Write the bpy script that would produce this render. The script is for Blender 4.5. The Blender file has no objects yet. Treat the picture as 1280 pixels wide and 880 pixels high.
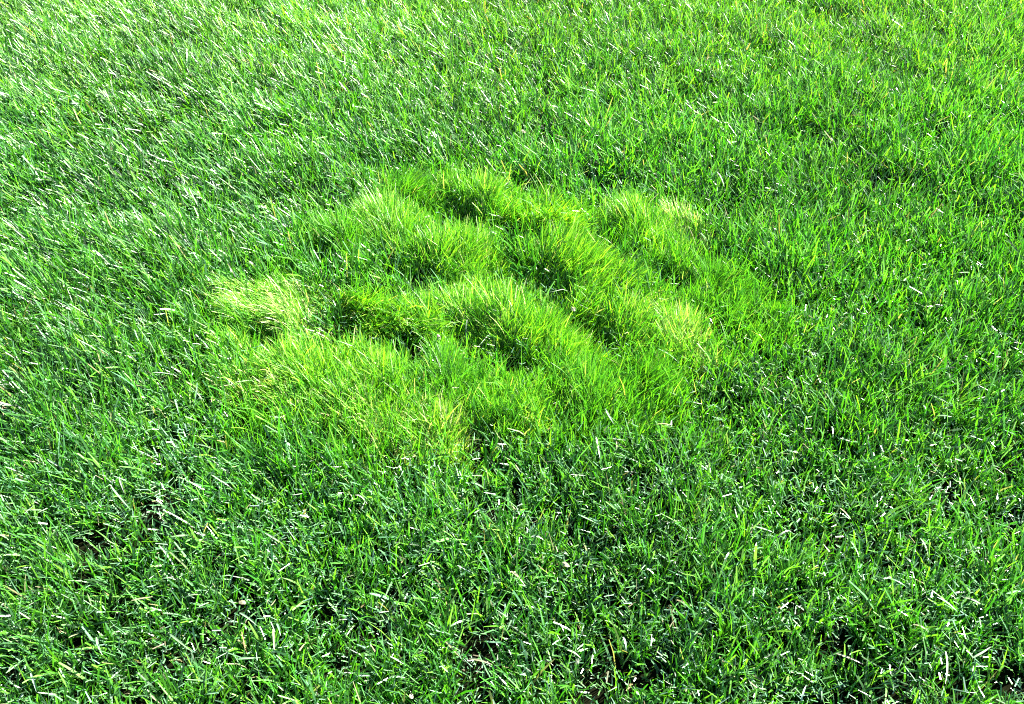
import bpy, math
import numpy as np

R = math.radians
rng = np.random.default_rng(7)
scene = bpy.context.scene
C = scene.collection

# ------------------------------------------------------------------ camera
CAM_H, PITCH, F_PX, PW, PH = 1.2, 42.0, 1155.0, 1280.0, 880.0
cam_d = bpy.data.cameras.new('camera')
cam = bpy.data.objects.new('camera', cam_d)
C.objects.link(cam)
cam.location = (0, 0, CAM_H)
cam.rotation_euler = (R(90 - PITCH), 0, 0)
cam_d.sensor_width = 36.0
cam_d.lens = 36.0 * F_PX / PW
cam_d.clip_start = 0.02
cam_d.clip_end = 500
scene.camera = cam

# ------------------------------------------------------------------ sky and sun
SUN_EL, SUN_AZ = 34.0, 55.0             # azimuth from +Y, positive = to the right
world = bpy.data.worlds.new('World')
scene.world = world
world.use_nodes = True
wn = world.node_tree
wn.nodes.clear()
sky = wn.nodes.new('ShaderNodeTexSky')
sky.sky_type = 'NISHITA'
sky.sun_disc = False
sky.sun_elevation = R(SUN_EL)
sky.sun_rotation = R(SUN_AZ)
sky.air_density = 0.7
sky.dust_density = 0.3
bg = wn.nodes.new('ShaderNodeBackground')
bg.inputs['Strength'].default_value = 0.05
wo = wn.nodes.new('ShaderNodeOutputWorld')
wn.links.new(sky.outputs[0], bg.inputs[0])
wn.links.new(bg.outputs[0], wo.inputs[0])

sun_d = bpy.data.lights.new('sun', 'SUN')
sun_d.energy = 5.0
sun_d.angle = R(0.5)
sun_d.color = (1.0, 0.95, 0.87)
sun = bpy.data.objects.new('sun', sun_d)
C.objects.link(sun)
sun.rotation_euler = (R(90 - SUN_EL), 0, R(180 - SUN_AZ))
sun.location = (3, 3, 4)

scene.view_settings.view_transform = 'Standard'
scene.view_settings.look = 'None'
scene.view_settings.exposure = 3.15
scene.view_settings.gamma = 1.0
scene.cycles.use_denoising = False
scene.cycles.filter_width = 1.1
scene.cycles.max_bounces = 6
scene.cycles.diffuse_bounces = 2
scene.cycles.glossy_bounces = 2
scene.cycles.transmission_bounces = 3
scene.cycles.transparent_max_bounces = 4

# ------------------------------------------------------------------ helpers
def ground_at(px, py, z=0.0):
    """photo pixel -> point on the level z"""
    px = np.asarray(px, float); py = np.asarray(py, float)
    u = (px - PW / 2) / F_PX
    v = (PH / 2 - py) / F_PX
    p = R(PITCH)
    dx = u
    dy = math.cos(p) + v * math.sin(p)
    dz = -math.sin(p) + v * math.cos(p)
    t = (z - CAM_H) / dz
    return dx * t, dy * t

def to_pixel(x, y, z=0.0):
    p = R(PITCH)
    dz = z - CAM_H
    depth = y * math.cos(p) - dz * math.sin(p)
    up = y * math.sin(p) + dz * math.cos(p)
    depth = np.maximum(depth, 0.05)
    return PW / 2 + F_PX * x / depth, PH / 2 - F_PX * up / depth

def lattice(seed, n=256):
    return np.random.default_rng(seed).random((n, n))

_LAT = {}
def noise(x, y, scale, seed):
    """smooth value noise 0..1, features about `scale` metres"""
    g = _LAT.setdefault(seed, lattice(seed))
    n = g.shape[0]
    fx = x / scale + 91.3; fy = y / scale + 57.7
    ix = np.floor(fx).astype(int); iy = np.floor(fy).astype(int)
    tx = fx - ix; ty = fy - iy
    tx = tx * tx * (3 - 2 * tx); ty = ty * ty * (3 - 2 * ty)
    a = g[ix % n, iy % n]; b = g[(ix + 1) % n, iy % n]
    c = g[ix % n, (iy + 1) % n]; d = g[(ix + 1) % n, (iy + 1) % n]
    return (a * (1 - tx) + b * tx) * (1 - ty) + (c * (1 - tx) + d * tx) * ty

def terrain(x, y):
    return 0.030 * (noise(x, y, 0.55, 1) - 0.5) + 0.014 * (noise(x, y, 0.16, 2) - 0.5)

def blades_mesh(name, root, az, inc, bend, length, width, col, seg=3, blunt=0.35, twist=None, side=None):
    """many grass blades as one mesh: each a curved tapering ribbon.
    az lean direction, inc angle from vertical at the root, bend the extra angle gained to the tip"""
    n = len(az)
    k = seg + 1
    ts = np.linspace(0, 1, k)
    pos = np.zeros((n, k, 3))
    pos[:, 0] = root
    h = np.stack([np.cos(az), np.sin(az), np.zeros(n)], 1)
    if side is not None:
        h2 = np.stack([-np.sin(az), np.cos(az), np.zeros(n)], 1)
    for i in range(1, k):
        tm = 0.5 * (ts[i] + ts[i - 1])
        a = inc + bend * tm ** 1.3
        step = length / seg
        d = h * np.sin(a)[:, None]
        d[:, 2] = np.cos(a)
        if side is not None:
            d = d + h2 * (side * tm)[:, None]
            d /= np.linalg.norm(d, axis=1)[:, None]
        pos[:, i] = pos[:, i - 1] + d * step[:, None]
    if twist is None:
        twist = np.zeros(n)
    wd0 = np.stack([-np.sin(az), np.cos(az), np.zeros(n)], 1)
    verts = np.zeros((n, k, 2, 3))
    if np.isscalar(blunt):
        blunt = np.full(n, blunt)
    for i in range(k):
        t = ts[i]
        tang = pos[:, min(i + 1, k - 1)] - pos[:, max(i - 1, 0)]
        tang /= np.linalg.norm(tang, axis=1)[:, None] + 1e-9
        nrm = np.cross(tang, wd0)
        ang = twist * (0.4 + 0.6 * t)
        wd = wd0 * np.cos(ang)[:, None] + nrm * np.sin(ang)[:, None]
        prof = 0.75 + 0.25 * min(1, t * 3)
        if t > 0.5:
            f = (t - 0.5) / 0.5
            pr = prof * (1 - f ** 1.6 * (1 - blunt))
        else:
            pr = np.full(n, prof)
        w = (0.5 * width * pr)[:, None]
        verts[:, i, 0] = pos[:, i] - wd * w
        verts[:, i, 1] = pos[:, i] + wd * w
    base = (np.arange(n) * (2 * k))[:, None, None]
    q = np.arange(seg)[None, :, None] * 2 + np.array([0, 1, 3, 2])[None, None, :]
    faces = (base + q).reshape(-1)
    nf = n * seg
    me = bpy.data.meshes.new(name)
    me.vertices.add(n * 2 * k)
    me.vertices.foreach_set('co', verts.reshape(-1).astype(np.float32))
    me.loops.add(nf * 4)
    me.loops.foreach_set('vertex_index', faces.astype(np.int32))
    me.polygons.add(nf)
    me.polygons.foreach_set('loop_start', (np.arange(nf) * 4).astype(np.int32))
    me.polygons.foreach_set('use_smooth', np.ones(nf, bool))
    me.update(calc_edges=True)
    ca = me.color_attributes.new('blade_colour', 'FLOAT_COLOR', 'POINT')
    cc = np.ones((n, 2 * k, 4), np.float32)
    cc[:, :, :3] = col[:, None, :]
    ca.data.foreach_set('color', cc.reshape(-1))
    return me

def pick(palette, weights, n, jitter=0.22):
    p = np.array(palette)
    w = np.array(weights, float); w /= w.sum()
    c = p[rng.choice(len(p), n, p=w)]
    c = c * (1 + jitter * rng.standard_normal((n, 1))) * (1 + 0.08 * rng.standard_normal((n, 3)))
    return np.clip(c, 0.004, 0.8)

# ------------------------------------------------------------------ materials
def blade_material(name, rough=0.34, trans=0.38, spec=0.55, trans_tint=(1.25, 1.35, 0.40)):
    m = bpy.data.materials.new(name)
    m.use_nodes = True
    nt = m.node_tree
    nt.nodes.clear()
    out = nt.nodes.new('ShaderNodeOutputMaterial')
    at = nt.nodes.new('ShaderNodeAttribute'); at.attribute_name = 'blade_colour'
    # fine veining / mottling along the leaf
    tc = nt.nodes.new('ShaderNodeTexCoord')
    no = nt.nodes.new('ShaderNodeTexNoise'); no.inputs['Scale'].default_value = 260
    no.inputs['Detail'].default_value = 2
    nt.links.new(tc.outputs['Object'], no.inputs['Vector'])
    mr = nt.nodes.new('ShaderNodeMapRange')
    mr.inputs['To Min'].default_value = 0.75; mr.inputs['To Max'].default_value = 1.25
    nt.links.new(no.outputs['Fac'], mr.inputs['Value'])
    mul = nt.nodes.new('ShaderNodeVectorMath'); mul.operation = 'SCALE'
    nt.links.new(at.outputs['Color'], mul.inputs[0])
    nt.links.new(mr.outputs[0], mul.inputs['Scale'])
    pb = nt.nodes.new('ShaderNodeBsdfPrincipled')
    pb.inputs['Roughness'].default_value = rough
    pb.inputs['Specular IOR Level'].default_value = spec
    nt.links.new(mul.outputs[0], pb.inputs['Base Color'])
    tint = nt.nodes.new('ShaderNodeVectorMath'); tint.operation = 'MULTIPLY'
    tint.inputs[1].default_value = trans_tint
    nt.links.new(mul.outputs[0], tint.inputs[0])
    tr = nt.nodes.new('ShaderNodeBsdfTranslucent')
    nt.links.new(tint.outputs[0], tr.inputs['Color'])
    mix = nt.nodes.new('ShaderNodeMixShader'); mix.inputs[0].default_value = trans
    nt.links.new(pb.outputs[0], mix.inputs[1])
    nt.links.new(tr.outputs[0], mix.inputs[2])
    nt.links.new(mix.outputs[0], out.inputs['Surface'])
    return m

M_LAWN = blade_material('lawn_blade', rough=0.42, trans=0.36, spec=0.6)
M_FINE = blade_material('fine_blade', rough=0.42, trans=0.42, spec=0.4)
M_STRAW = blade_material('straw_blade', rough=0.55, trans=0.3, spec=0.3, trans_tint=(1.1, 1.0, 0.8))
M_PALE = blade_material('pale_blade', rough=0.3, trans=0.25, spec=0.6, trans_tint=(1.1, 1.1, 0.7))

def soil_material():
    m = bpy.data.materials.new('soil')
    m.use_nodes = True
    nt = m.node_tree
    pb = nt.nodes['Principled BSDF']
    tc = nt.nodes.new('ShaderNodeTexCoord')
    n1 = nt.nodes.new('ShaderNodeTexNoise'); n1.inputs['Scale'].default_value = 45; n1.inputs['Detail'].default_value = 6
    n2 = nt.nodes.new('ShaderNodeTexNoise'); n2.inputs['Scale'].default_value = 6
    nt.links.new(tc.outputs['Object'], n1.inputs['Vector'])
    nt.links.new(tc.outputs['Object'], n2.inputs['Vector'])
    r = nt.nodes.new('ShaderNodeValToRGB')
    r.color_ramp.elements[0].color = (0.0025, 0.0022, 0.0016, 1)
    r.color_ramp.elements[1].color = (0.009, 0.0075, 0.004, 1)
    nt.links.new(n1.outputs['Fac'], r.inputs[0])
    mix = nt.nodes.new('ShaderNodeMixRGB')
    mix.inputs[2].default_value = (0.004, 0.007, 0.0025, 1)
    nt.links.new(n2.outputs['Fac'], mix.inputs[0])
    nt.links.new(r.outputs[0], mix.inputs[1])
    nt.links.new(mix.outputs[0], pb.inputs['Base Color'])
    pb.inputs['Roughness'].default_value = 0.95
    pb.inputs['Specular IOR Level'].default_value = 0.0
    bp = nt.nodes.new('ShaderNodeBump'); bp.inputs['Strength'].default_value = 0.6; bp.inputs['Distance'].default_value = 0.01
    nt.links.new(n1.outputs['Fac'], bp.inputs['Height'])
    nt.links.new(bp.outputs[0], pb.inputs['Normal'])
    return m
M_SOIL = soil_material()

def link(name, me, mat, parent=None):
    o = bpy.data.objects.new(name, me)
    C.objects.link(o)
    me.materials.append(mat)
    if parent is not None:
        o.parent = parent
    return o

def tag(o, label, cat, group=None, kind=None):
    o['label'] = label; o['category'] = cat
    if group: o['group'] = group
    if kind: o['kind'] = kind

# ------------------------------------------------------------------ the ground
def build_ground():
    # one sheet: fine grid near the camera, long skirts to the horizon
    xs = np.concatenate([[-200, -60, -20, -8], np.linspace(-5, 5, 101), [8, 20, 60, 200]])
    ys = np.concatenate([[-200, -60, -20, -6], np.linspace(-2, 8, 101), [14, 40, 100, 300]])
    X, Y = np.meshgrid(xs, ys)
    near = (np.abs(X) <= 5) & (Y >= -2) & (Y <= 8)
    Z = np.where(near, terrain(X, Y), 0.0)
    nx, ny = len(xs), len(ys)
    co = np.stack([X, Y, Z], 2).reshape(-1, 3)
    i, j = np.meshgrid(np.arange(nx - 1), np.arange(ny - 1))
    a = (j * nx + i).reshape(-1)
    f = np.stack([a, a + 1, a + nx + 1, a + nx], 1)
    me = bpy.data.meshes.new('ground')
    me.from_pydata(co.tolist(), [], f.tolist())
    me.polygons.foreach_set('use_smooth', np.ones(len(f), bool))
    o = link('ground', me, M_SOIL)
    o['kind'] = 'structure'
    return o
build_ground()

# ------------------------------------------------------------------ the pale patch
# photo pixel of each tuft's crown, half-width and half-depth on the ground (m), blade length (m),
# comb direction (deg, 0 = right, 90 = away), how strongly combed, tone, number of blades, label
TUFTS = [
 (516, 222, .050, .060, .105, 40, .5, 'g', 1300, 'small upright bright green tuft at the far corner of the pale patch'),
 (604, 238, .090, .075, .100, 60, .4, 'y', 2300, 'broad yellow-green tuft on the far edge of the pale patch'),
 (690, 262, .070, .070, .095, -40, .4, 'y', 1700, 'rounded yellow-green tuft between the far-edge tuft and the bleached tuft'),
 (800, 268, .085, .070, .100, 100, .4, 'y', 2200, 'light yellow-green tuft with upright blades beside the bleached tuft'),
 (855, 272, .055, .050, .095, 130, .5, 's', 1100, 'bleached straw-tipped tuft at the far side of the pale patch'),
 (488, 272, .080, .070, .110, 95, .5, 'y', 2200, 'tall yellow-green tuft with a pale crest draping forward'),
 (428, 290, .060, .060, .095, 80, .3, 'g', 1300, 'sparse green tuft of upright blades at the edge of the smooth lawn'),
 (590, 315, .110, .075, .105, 70, .4, 'y', 3000, 'wide domed yellow-green tuft with a dark hollow in front of it'),
 (725, 322, .095, .085, .110, 35, .5, 'y', 2900, 'large bright ridge-like tuft combed towards the dark green lawn'),
 (880, 335, .080, .070, .085, 50, .3, 'g', 1900, 'low green tuft running out into the dark lawn'),
 (352, 368, .085, .080, .095, 165, .6, 's', 2200, 'bleached pale yellow tuft lying combed flat towards the lawn'),
 (312, 396, .070, .070, .080, 165, .6, 'y', 1500, 'low pale tuft fading into the lawn beside the flattened bleached tuft'),
 (466, 376, .070, .075, .110, -40, .7, 'y', 2200, 'glowing yellow-green tuft swept over a deep dark hollow'),
 (590, 384, .100, .075, .110, 100, .4, 'y', 2800, 'full bright tuft with a spiky pale crest in the middle of the patch'),
 (690, 420, .085, .075, .095, 45, .4, 'y', 2200, 'yellow-green tuft sloping away from the spiky middle tuft'),
 (770, 395, .085, .080, .095, 40, .4, 'y', 2200, 'bright green tuft in front of the large ridge-like tuft'),
 (845, 405, .075, .070, .080, 100, .3, 's', 1700, 'thin tuft with straw-coloured stems scattered among green blades'),
 (925, 380, .080, .075, .070, 45, .2, 'g', 1500, 'outermost low green tuft on the dark lawn side of the patch'),
 (385, 462, .095, .075, .085, 110, .3, 'y', 2200, 'flat light tuft below the deep dark hollow'),
 (345, 480, .085, .070, .070, 160, .3, 's', 1500, 'thin straw-flecked tuft where the patch meets the broad-leaved lawn'),
 (478, 470, .090, .075, .085, 80, .3, 'y', 2200, 'light tuft of fine loose blades beside the flat light tuft'),
 (560, 478, .085, .075, .085, 90, .3, 'g', 2000, 'green tuft of fine upright blades in front of the spiky middle tuft'),
 (640, 500, .090, .070, .075, 90, .3, 'y', 1900, 'low yellowish tuft with thin pale stems at the near edge of the patch'),
 (735, 480, .085, .075, .075, 60, .3, 'g', 1800, 'low green tuft at the near edge beside dark broad-leaved grass'),
 (812, 462, .075, .065, .070, 50, .3, 'g', 1500, 'low mixed tuft of fine and broad blades near the straw-stemmed tuft'),
 (545, 535, .095, .060, .065, 100, .3, 's', 1500, 'thin straw-tinted tuft at the nearest tip of the pale patch'),
 (458, 522, .090, .060, .065, 120, .3, 's', 1400, 'sparse pale tuft fraying into dark gaps at the patch edge'),
]
TONES = {
 'y': ([(.155, .38, .016), (.23, .46, .034), (.075, .26, .014), (.40, .48, .18), (.035, .155, .012)], [4.2, 2.6, 3.5, .7, 3]),
 'g': ([(.065, .24, .014), (.105, .31, .018), (.030, .13, .012), (.30, .38, .12)], [5, 3, 2, .3]),
 's': ([(.19, .40, .040), (.34, .46, .14), (.48, .50, .26), (.10, .29, .018)], [4, 3, 1.4, 3]),
}
# dark hollows where the fine grass parts (photo pixel, radius in m)
HOLLOWS = [(508,218,.035),(572,268,.050),(742,250,.045),(537,358,.045),(657,352,.060),(415,408,.055),(584,425,.045),
           (738,418,.045),(402,330,.045),(655,218,.050),(500,432,.035),(880,300,.035),(640,285,.03),(610,560,.04),(345,432,.03),(520,455,.03),(640,450,.03),
           (840,350,.03),(480,330,.03)]
HOLLOWS = [(float(ground_at(a, b, .02)[0]), float(ground_at(a, b, .02)[1]), r * 1.3) for a, b, r in HOLLOWS]
def hollow(x, y):
    f = np.ones_like(x)
    for hx, hy, r in HOLLOWS:
        ca, sa = math.cos(R(-45)), math.sin(R(-45))
        u = (x - hx) * ca + (y - hy) * sa; v = -(x - hx) * sa + (y - hy) * ca
        d = np.hypot(u / (r * 1.45), v / (r * .8)) * (.65 + .75 * noise(x, y, .04, 51))
        f = np.minimum(f, np.clip(.22 + .78 * (d - .5) / .7, .22, 1))
    return f
patch_xy = []
def build_tuft(px, py, rx, ry, L, comb, cs, tone, n, label):
    cx, cy = ground_at(px, py - max(0, py - 460) * .22, L * 0.55)
    cx = float(cx); cy = float(cy)
    patch_xy.append((cx, cy, rx, ry))
    bz = float(terrain(np.array([cx]), np.array([cy]))[0])
    root = bpy.data.objects.new('grass_tuft', None)
    root.empty_display_size = 0.03
    C.objects.link(root)
    root.location = (cx, cy, bz)
    tag(root, label, 'grass tuft', 'tufts of fine pale grass in the patch')
    ridge = R(-42) + rng.uniform(-.35, .35)
    def batch(name, n, Lm, wm, pal, wts, mat, extra):
        th = rng.uniform(0, 2 * math.pi, n)
        rr = 1.25 * rng.random(n) ** .62 * (1 + 0.12 * rng.standard_normal(n))
        n0 = n
        lobe = 1 + 0.22 * np.sin(2 * th + px) + 0.15 * np.sin(3 * th + py)
        # each tuft is drawn out into a short ridge
        ea = ridge
        xa = rr * rx * 1.38 * lobe * np.cos(th); ya = rr * ry * .82 * lobe * np.sin(th)
        x = xa * math.cos(ea) - ya * math.sin(ea); y = xa * math.sin(ea) + ya * math.cos(ea)
        z = terrain(x + cx, y + cy) - bz - 0.004
        ox, oy = np.cos(th) * rr, np.sin(th) * rr
        swirl = noise(x + cx, y + cy, 0.05, 31) - 0.5
        c = R(comb) + swirl * 1.6
        vx = ox * .12 + cs * .8 * np.cos(c) + .15 * rng.standard_normal(n)
        vy = oy * .12 + cs * .8 * np.sin(c) + .15 * rng.standard_normal(n)
        az = np.arctan2(vy, vx)
        mag = np.hypot(vx, vy)
        inc = np.clip(0.14 + 0.42 * mag + extra, 0.02, 1.2)
        bend = np.clip(0.35 + 0.75 * mag + 0.25 * rng.standard_normal(n), 0, 1.5)
        ln = Lm * np.clip(1.02 - .34 * rr ** 2, .40, 1) * hollow(x + cx, y + cy) * (.62 + .70 * noise(x + cx, y + cy, .05, 37)) * np.clip(.86 + .20 * rng.standard_normal(n), .35, 1.25)
        w = wm * np.clip(1 + .25 * rng.standard_normal(n), .5, 1.7)
        me = blades_mesh(name, np.stack([x, y, z], 1), az, inc, bend, ln, w, pick(pal, wts, n), seg=4,
                         blunt=0.25, twist=rng.uniform(-1.2, 1.2, n), side=.35 * rng.standard_normal(n))
        o = link(name, me, mat, root)
        o['kind'] = 'stuff'
        return o
    pal, wts = TONES[tone]
    batch('green_blades', int(n * 1.3), L * .88, .0017, pal, wts, M_FINE, 0.0)
    ns = int(n * {'y': .035, 'g': .02, 's': .12}[tone])
    batch('straw_blades', ns, L * .66, .0014, [(.50, .42, .20), (.40, .30, .13), (.58, .52, .30)], [3, 1, 2], M_STRAW, 0.25)
for t in TUFTS:
    build_tuft(*t)
patch_xy = np.array(patch_xy)

def patch_mask(x, y):
    """1 in the fine grass, 0 in the broad-leaved lawn, soft ragged edge"""
    m = np.zeros_like(x)
    for cx, cy, rx, ry in patch_xy:
        d = np.sqrt(((x - cx) / (rx * 1.5)) ** 2 + ((y - cy) / (ry * 1.6)) ** 2)
        m = np.maximum(m, np.clip(1.45 - .9 * d, 0, 1))
    return np.clip(m + 0.75 * (noise(x, y, .05, 17) - .5) * (m > 0) * (m < .97), 0, 1)

# ------------------------------------------------------------------ the lawn
def scatter(density, x0, x1, y0, y1):
    n = int(density * (x1 - x0) * (y1 - y0))
    return rng.uniform(x0, x1, n), rng.uniform(y0, y1, n)

def in_view(x, y, margin):
    u, v = to_pixel(x, y, 0.02)
    return (u > -margin) & (u < PW + margin) & (v > -margin) & (v < PH + margin) & (y > 0.2)

def lean_field(x, y):
    """mown nap: leans left, strongest on the left side, with small swirls"""
    u = np.clip((-x + 0.55) / 1.6, 0, 1)
    a = math.pi + 0.5 * (noise(x, y, .35, 5) - .5) * 2
    mag = 0.08 + 0.25 * u * np.clip((y - .85) / .9, .0, 1)
    return a, mag

LAWN = ([(.026, .140, .008), (.050, .205, .010), (.010, .058, .008), (.100, .300, .018), (.085, .210, .085), (.22, .21, .10)], [3.5, 3.2, 4.2, 2.8, 1.5, .2])
def lawn_layer(name, label, density, Lm, wm, inc0, spread, bend0, seg, region, mask_fn, pal, wts, group=None):
    x, y = scatter(density, *region)
    keep = mask_fn(x, y)
    x, y = x[keep], y[keep]
    n = len(x)
    z = terrain(x, y) - 0.004
    a, mag = lean_field(x, y)
    cl = rng.uniform(0, 2 * math.pi, n)
    spread = spread * (1 + .10 * near(y))
    vx = mag * np.cos(a) * inc0 + spread * rng.standard_normal(n)
    vy = mag * np.sin(a) * inc0 + spread * rng.standard_normal(n)
    cx = (noise(x, y, .035, 8) - .5) * 1.1; cyy = (noise(x, y, .035, 9) - .5) * 1.1
    vx += cx * spread * 1.4; vy += cyy * spread * 1.4
    az = np.arctan2(vy, vx)
    m = np.hypot(vx, vy)
    inc = np.clip(.05 + .75 * m, 0, 1.35)
    bend = np.clip(bend0 * (.4 + m) + .35 * rng.standard_normal(n), -.2, 1.6)
    ln = Lm * (1 - .12 * near(y)) * np.clip(1 + .32 * rng.standard_normal(n), .3, 1.8) * (.72 + .56 * noise(x, y, .11, 12))
    w = wm * (1 - .0 * near(y)) * np.clip(1 + .28 * rng.standard_normal(n), .4, 1.9)
    col = pick(pal, wts, n)
    patchy = (.82 + .40 * noise(x, y, .3, 21))[:, None]
    col = col * patchy
    dry = (np.clip((y - 2.1) / 1.2, 0, 1) * (.5 + noise(x, y, .5, 44)))[:, None]     # turf colour gets lighter and yellower with distance
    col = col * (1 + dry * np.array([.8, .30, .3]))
    # bluish leaf colour with sky sheen painted in, commonest in the front turf
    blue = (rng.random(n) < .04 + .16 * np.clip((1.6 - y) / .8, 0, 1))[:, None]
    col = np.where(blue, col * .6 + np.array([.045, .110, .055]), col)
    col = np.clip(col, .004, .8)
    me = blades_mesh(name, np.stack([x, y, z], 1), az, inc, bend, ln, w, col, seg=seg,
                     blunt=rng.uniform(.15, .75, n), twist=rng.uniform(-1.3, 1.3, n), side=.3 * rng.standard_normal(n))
    o = link(name, me, M_LAWN)
    tag(o, label, 'grass', None, 'stuff')
    return o, n

def near(y):
    # turf made thinner and shorter in front of the patch
    return np.clip((1.25 - y) / .5, 0, 1)
def keep_lawn(x, y):
    m = patch_mask(x, y)
    clump = noise(x, y, .030, 14) * .65 + noise(x, y, .10, 15) * .35
    return in_view(x, y, 90) & (rng.random(len(x)) > np.clip(m * 1.15, 0, .985)) & (rng.random(len(x)) < np.clip(-.05 - .60 * near(y) + (1.9 + .75 * near(y)) * clump, 0, 1))
def keep_under(x, y):
    m = patch_mask(x, y)
    return in_view(x, y, 90) & (rng.random(len(x)) > m * .8) & (rng.random(len(x)) > .0 * near(y))
def keep_far(x, y):
    return ~in_view(x, y, 90)

REG = (-2.6, 2.6, .3, 4.0)
counts = {}
FRONT, BACK = (-2.6, 2.6, .3, 1.75), (-2.6, 2.6, 1.75, 4.0)
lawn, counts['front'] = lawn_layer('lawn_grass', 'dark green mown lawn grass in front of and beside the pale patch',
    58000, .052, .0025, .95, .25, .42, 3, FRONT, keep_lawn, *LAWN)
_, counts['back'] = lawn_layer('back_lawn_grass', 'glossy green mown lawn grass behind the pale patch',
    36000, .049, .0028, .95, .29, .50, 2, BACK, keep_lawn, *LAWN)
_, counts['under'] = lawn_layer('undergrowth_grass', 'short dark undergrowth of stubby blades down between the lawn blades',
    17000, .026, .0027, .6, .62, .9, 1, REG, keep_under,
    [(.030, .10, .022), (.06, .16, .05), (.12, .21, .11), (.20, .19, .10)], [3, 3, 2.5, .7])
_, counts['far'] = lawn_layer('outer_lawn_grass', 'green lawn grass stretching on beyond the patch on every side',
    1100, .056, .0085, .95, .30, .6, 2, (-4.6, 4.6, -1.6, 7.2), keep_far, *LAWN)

# fine short grass that carpets the hollows between the tufts
def build_fill():
    x, y = scatter(32000, -1., .9, .9, 2.8)
    m = patch_mask(x, y)
    k = rng.random(len(x)) < m * .9 * hollow(x, y)
    x, y = x[k], y[k]; n = len(x)
    az = rng.uniform(0, 2 * math.pi, n)
    me = blades_mesh('fine_grass', np.stack([x, y, terrain(x, y) - .004], 1), az,
        np.abs(.28 * rng.standard_normal(n)), np.clip(.5 + .4 * rng.standard_normal(n), 0, 1.5),
        hollow(x, y) * .056 * np.clip(1 + .3 * rng.standard_normal(n), .3, 1.8), .0017 * np.clip(1 + .25 * rng.standard_normal(n), .5, 1.6),
        pick(*TONES['g'], n), seg=3, blunt=.25, twist=rng.uniform(-1.2, 1.2, n))
    o = link('fine_grass', me, M_FINE)
    tag(o, 'short fine green grass carpeting the dark hollows between the tufts', 'grass', None, 'stuff')
    return n
counts['fill'] = build_fill()

# short pale leaf flecks, coloured to stand in for sky glints, thickest in front
def build_glints():
    x, y = scatter(17000, -2.2, 2.2, .3, 3.6)
    m = patch_mask(x, y)
    k = in_view(x, y, 60) & (rng.random(len(x)) < np.clip(.16 + .95 * np.clip((1.75 - y) / .8, 0, 1), 0, 1) * (1 - .85 * m)
                             * np.clip(noise(x, y, .06, 41) * 1.6, 0, 1))
    x, y = x[k], y[k]; n = len(x)
    z = terrain(x, y) + rng.uniform(.014, .044, n)
    me = blades_mesh('leaf_glints', np.stack([x, y, z], 1), rng.uniform(0, 2 * math.pi, n),
        np.clip(1.15 + .4 * rng.standard_normal(n), .2, 2.0), .4 * rng.standard_normal(n),
        .011 * np.clip(1 + .45 * rng.standard_normal(n), .4, 2.4), .0019 * np.clip(1 + .3 * rng.standard_normal(n), .4, 1.8),
        pick([(.10, .22, .10), (.17, .30, .18), (.08, .20, .05), (.22, .20, .11)], [3.5, 2, 3, .4], n), seg=1,
        blunt=rng.uniform(.2, .8, n), twist=rng.uniform(-.8, .8, n))
    o = link('leaf_glints', me, M_PALE)
    tag(o, 'pale mint leaf flecks in place of glints, scattered through the dark turf', 'leaf litter', None, 'stuff')
    return n
counts['glints'] = build_glints()

# the broad foreground blades that stand out singly, as parts of the lawn
def build_single_blades(n=240):
    k = 0
    while k < n:
        u, v = rng.uniform(-10, 1290), rng.uniform(560, 890)
        if rng.random() > (v - 420) / 470: continue
        x, y = [float(q) for q in ground_at(u, v, .02)]
        xa, ya = np.array([x]), np.array([y])
        if patch_mask(xa, ya)[0] > .2: continue
        a, mag = lean_field(xa, ya)
        vx = mag * np.cos(a) + .34 * rng.standard_normal(1); vy = mag * np.sin(a) + .34 * rng.standard_normal(1)
        m = np.hypot(vx, vy)
        me = blades_mesh('grass_blade', np.zeros((1, 3)), np.arctan2(vy, vx), np.clip(.05 + .7 * m, 0, 1.1),
            np.clip(.9 * (.4 + m) + .3 * rng.standard_normal(1), -.1, 1.6), rng.uniform(.050, .078, 1), rng.uniform(.0028, .0038, 1),
            pick([(.050, .175, .018), (.085, .225, .026), (.075, .19, .06)], [3, 2, 2], 1), seg=6,
            blunt=rng.uniform(.08, .6, 1), twist=rng.uniform(-1.2, 1.2, 1), side=.35 * rng.standard_normal(1))
        o = link('grass_blade', me, M_LAWN, lawn)
        o.location = (x, y, float(terrain(xa, ya)[0]) - .003)
        k += 1
build_single_blades()

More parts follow.
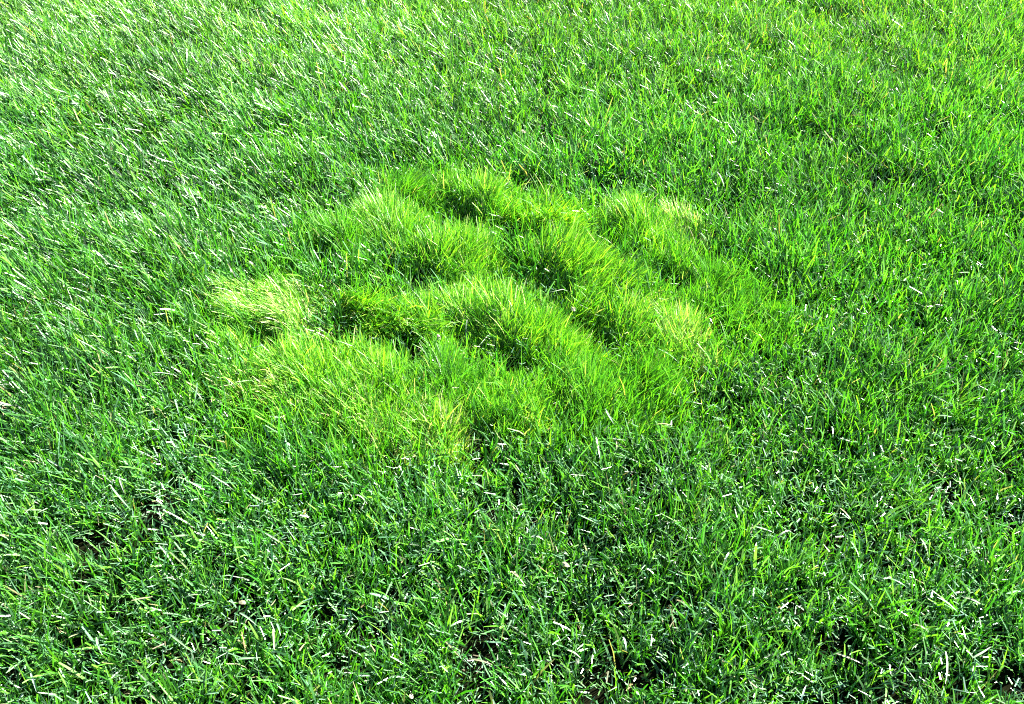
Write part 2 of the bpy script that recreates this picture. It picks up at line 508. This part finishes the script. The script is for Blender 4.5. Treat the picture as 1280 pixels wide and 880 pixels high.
# ------------------------------------------------------------------ pale blades and clippings lying on the lawn
# photo pixels of both ends of each conspicuous pale blade
LYING = [
 (200,684,223,719),(164,750,192,748),(232,744,251,745),(202,725,220,727),(293,819,325,820),(121,797,129,820),
 (344,773,350,791),(340,781,342,810),(298,762,321,781),(331,665,356,681),(317,619,334,633),(0,673,13,680),
 (210,788,242,816),(41,845,49,870),(188,867,200,879),(140,610,165,641),(723,641,749,656),(639,708,656,727),
 (485,837,504,839),(440,835,461,837),(586,816,615,826),(710,807,726,820),(443,614,459,629),(780,798,782,811),
 (667,668,677,673),(556,794,580,820),(944,660,966,668),(972,672,988,667),(1058,673,1072,702),(1050,635,1063,654),
 (1149,675,1158,702),(1104,727,1131,742),(1200,753,1224,765),(1168,753,1192,775),(1255,747,1278,745),
 (1139,789,1154,799),(1211,829,1232,818),(1045,818,1077,834),(942,737,939,759),(910,695,902,711),(1001,877,1006,861),
 (1179,820,1176,864),(48,387,57,400),(70,396,84,405),(191,466,222,472),(172,517,198,516),(27,510,45,525),
 (80,525,83,544),(109,546,120,562),(219,500,225,521),(241,555,273,569),(136,395,143,410),(167,412,172,421),
 (248,482,243,514),(103,416,125,429),(1162,490,1189,507),(1172,517,1191,521),(1155,505,1157,517),(1170,439,1180,451),
 (1187,462,1189,476),(1041,530,1041,548),(1052,546,1066,553),(821,526,838,530),(757,506,768,530),(823,403,837,411),
 (802,542,815,575),(823,430,850,448),(745,541,751,573),(225,212,230,227),(77,270,82,288),(225,270,230,287),
 (288,82,295,92),(394,82,415,130),(949,171,968,171),(1107,164,1113,181),(1000,87,1008,97),(896,215,905,235),
 (1147,201,1157,208),(1195,199,1206,206),(478,478,500,500),(545,447,552,470),(150,598,158,622),(60,575,82,590),
]
def lying_blade(a, idx):
    u0, v0, u1, v1 = a
    z0 = .046; z1 = .041
    x0, y0 = [float(q) for q in ground_at(u0, v0, z0)]
    x1, y1 = [float(q) for q in ground_at(u1, v1, z1)]
    L = math.hypot(x1 - x0, y1 - y0)
    L = min(max(L, .022), .085)
    ang = math.atan2(y1 - y0, x1 - x0)
    mx, my = (x0 + x1) / 2, (y0 + y1) / 2
    zb = float(terrain(np.array([mx]), np.array([my]))[0]) + .042
    k = 6
    W = rng.uniform(.0023, .0034)
    arch = rng.uniform(.001, .006); curl = rng.uniform(-.05, .05) * L
    fold = W * .16
    vs, fs = [], []
    roll = rng.uniform(-.35, .35)
    for i in range(k):
        t = i / (k - 1)
        s = (t - .5) * L
        c = curl * (1 - (2 * t - 1) ** 2)
        z = arch * (1 - (2 * t - 1) ** 2)
        w = .5 * W * (min(1, .55 + 2.2 * t) if t < .3 else (1 - max(0, t - .45) / .55 * .75))
        for q in (-1, 0, 1):
            vs.append((s, c + q * w * math.cos(roll), z + q * w * math.sin(roll) - (fold if q == 0 else 0)))
    for i in range(k - 1):
        for q in (0, 1):
            b = i * 3 + q
            fs.append((b, b + 1, b + 4, b + 3))
    me = bpy.data.meshes.new('grass_clipping')
    me.from_pydata(vs, [], fs)
    ca = me.color_attributes.new('blade_colour', 'FLOAT_COLOR', 'POINT')
    kind = int(rng.choice(3, p=[.45, .4, .15]))
    c = pick([[(.16, .28, .13), (.26, .34, .25), (.26, .26, .14)][kind]], [1], 1, .10)[0]
    for d in ca.data: d.color = (c[0], c[1], c[2], 1)
    me.polygons.foreach_set('use_smooth', np.ones(len(fs), bool))
    o = link('grass_clipping', me, M_PALE)
    o.location = (mx, my, zb)
    o.rotation_euler = (0, rng.uniform(-.12, .12), ang)
    size = 'short' if L < .028 else ('long' if L > .045 else 'medium')
    tone = ['pale green', 'whitish', 'straw-coloured'][kind]
    shape = 'curved' if abs(curl) > .022 * L else 'straight'
    dm = float(np.min(np.hypot((patch_xy[:, 0] - mx), (patch_xy[:, 1] - my))))
    where = ('among the tufts of the pale patch' if dm < .10 else 'on the lawn close beside the pale patch' if dm < .30
             else 'on the glossy lawn behind the pale patch' if my > 2.0 else 'on the dark lawn well clear of the patch')
    tag(o, f'{size} {shape} {tone} grass clipping lying {where}', 'grass clipping', 'pale clippings lying on the lawn')
for i, a in enumerate(LYING):
    lying_blade(a, i)

# small dry leaf bits caught in the grass
BITS = [(12,33),(46,26),(302,750),(722,822),(707,703),(513,862),(1108,440),(1113,116),(534,270),(655,160),(717,385),(549,423)]
def leaf_bit(u, v):
    x, y = [float(q) for q in ground_at(u, v, .048)]
    zb = float(terrain(np.array([x]), np.array([y]))[0]) + .044
    n = 7
    s = rng.uniform(.0035, .0055)
    vs = [(0, 0, .0015)]
    for i in range(n):
        a = 2 * math.pi * i / n
        r = s * rng.uniform(.65, 1.1)
        vs.append((r * math.cos(a) * 1.5, r * math.sin(a), rng.uniform(-.002, .002)))
    fs = [(0, 1 + i, 1 + (i + 1) % n) for i in range(n)]
    me = bpy.data.meshes.new('leaf_bit'); me.from_pydata(vs, [], fs)
    ca = me.color_attributes.new('blade_colour', 'FLOAT_COLOR', 'POINT')
    c = pick([(.32, .28, .19), (.27, .23, .15)], [1, 1], 1, .1)[0]
    for d in ca.data: d.color = (c[0], c[1], c[2], 1)
    o = link('leaf_bit', me, M_STRAW)
    o.location = (x, y, zb)
    o.rotation_euler = (rng.uniform(-.4, .4), rng.uniform(-.4, .4), rng.uniform(0, 6.28))
    tag(o, 'tiny cream-coloured dry leaf bit caught on the grass tips', 'leaf', 'dry leaf bits in the grass')
for b in BITS:
    leaf_bit(*b)
print('COUNTS', counts)
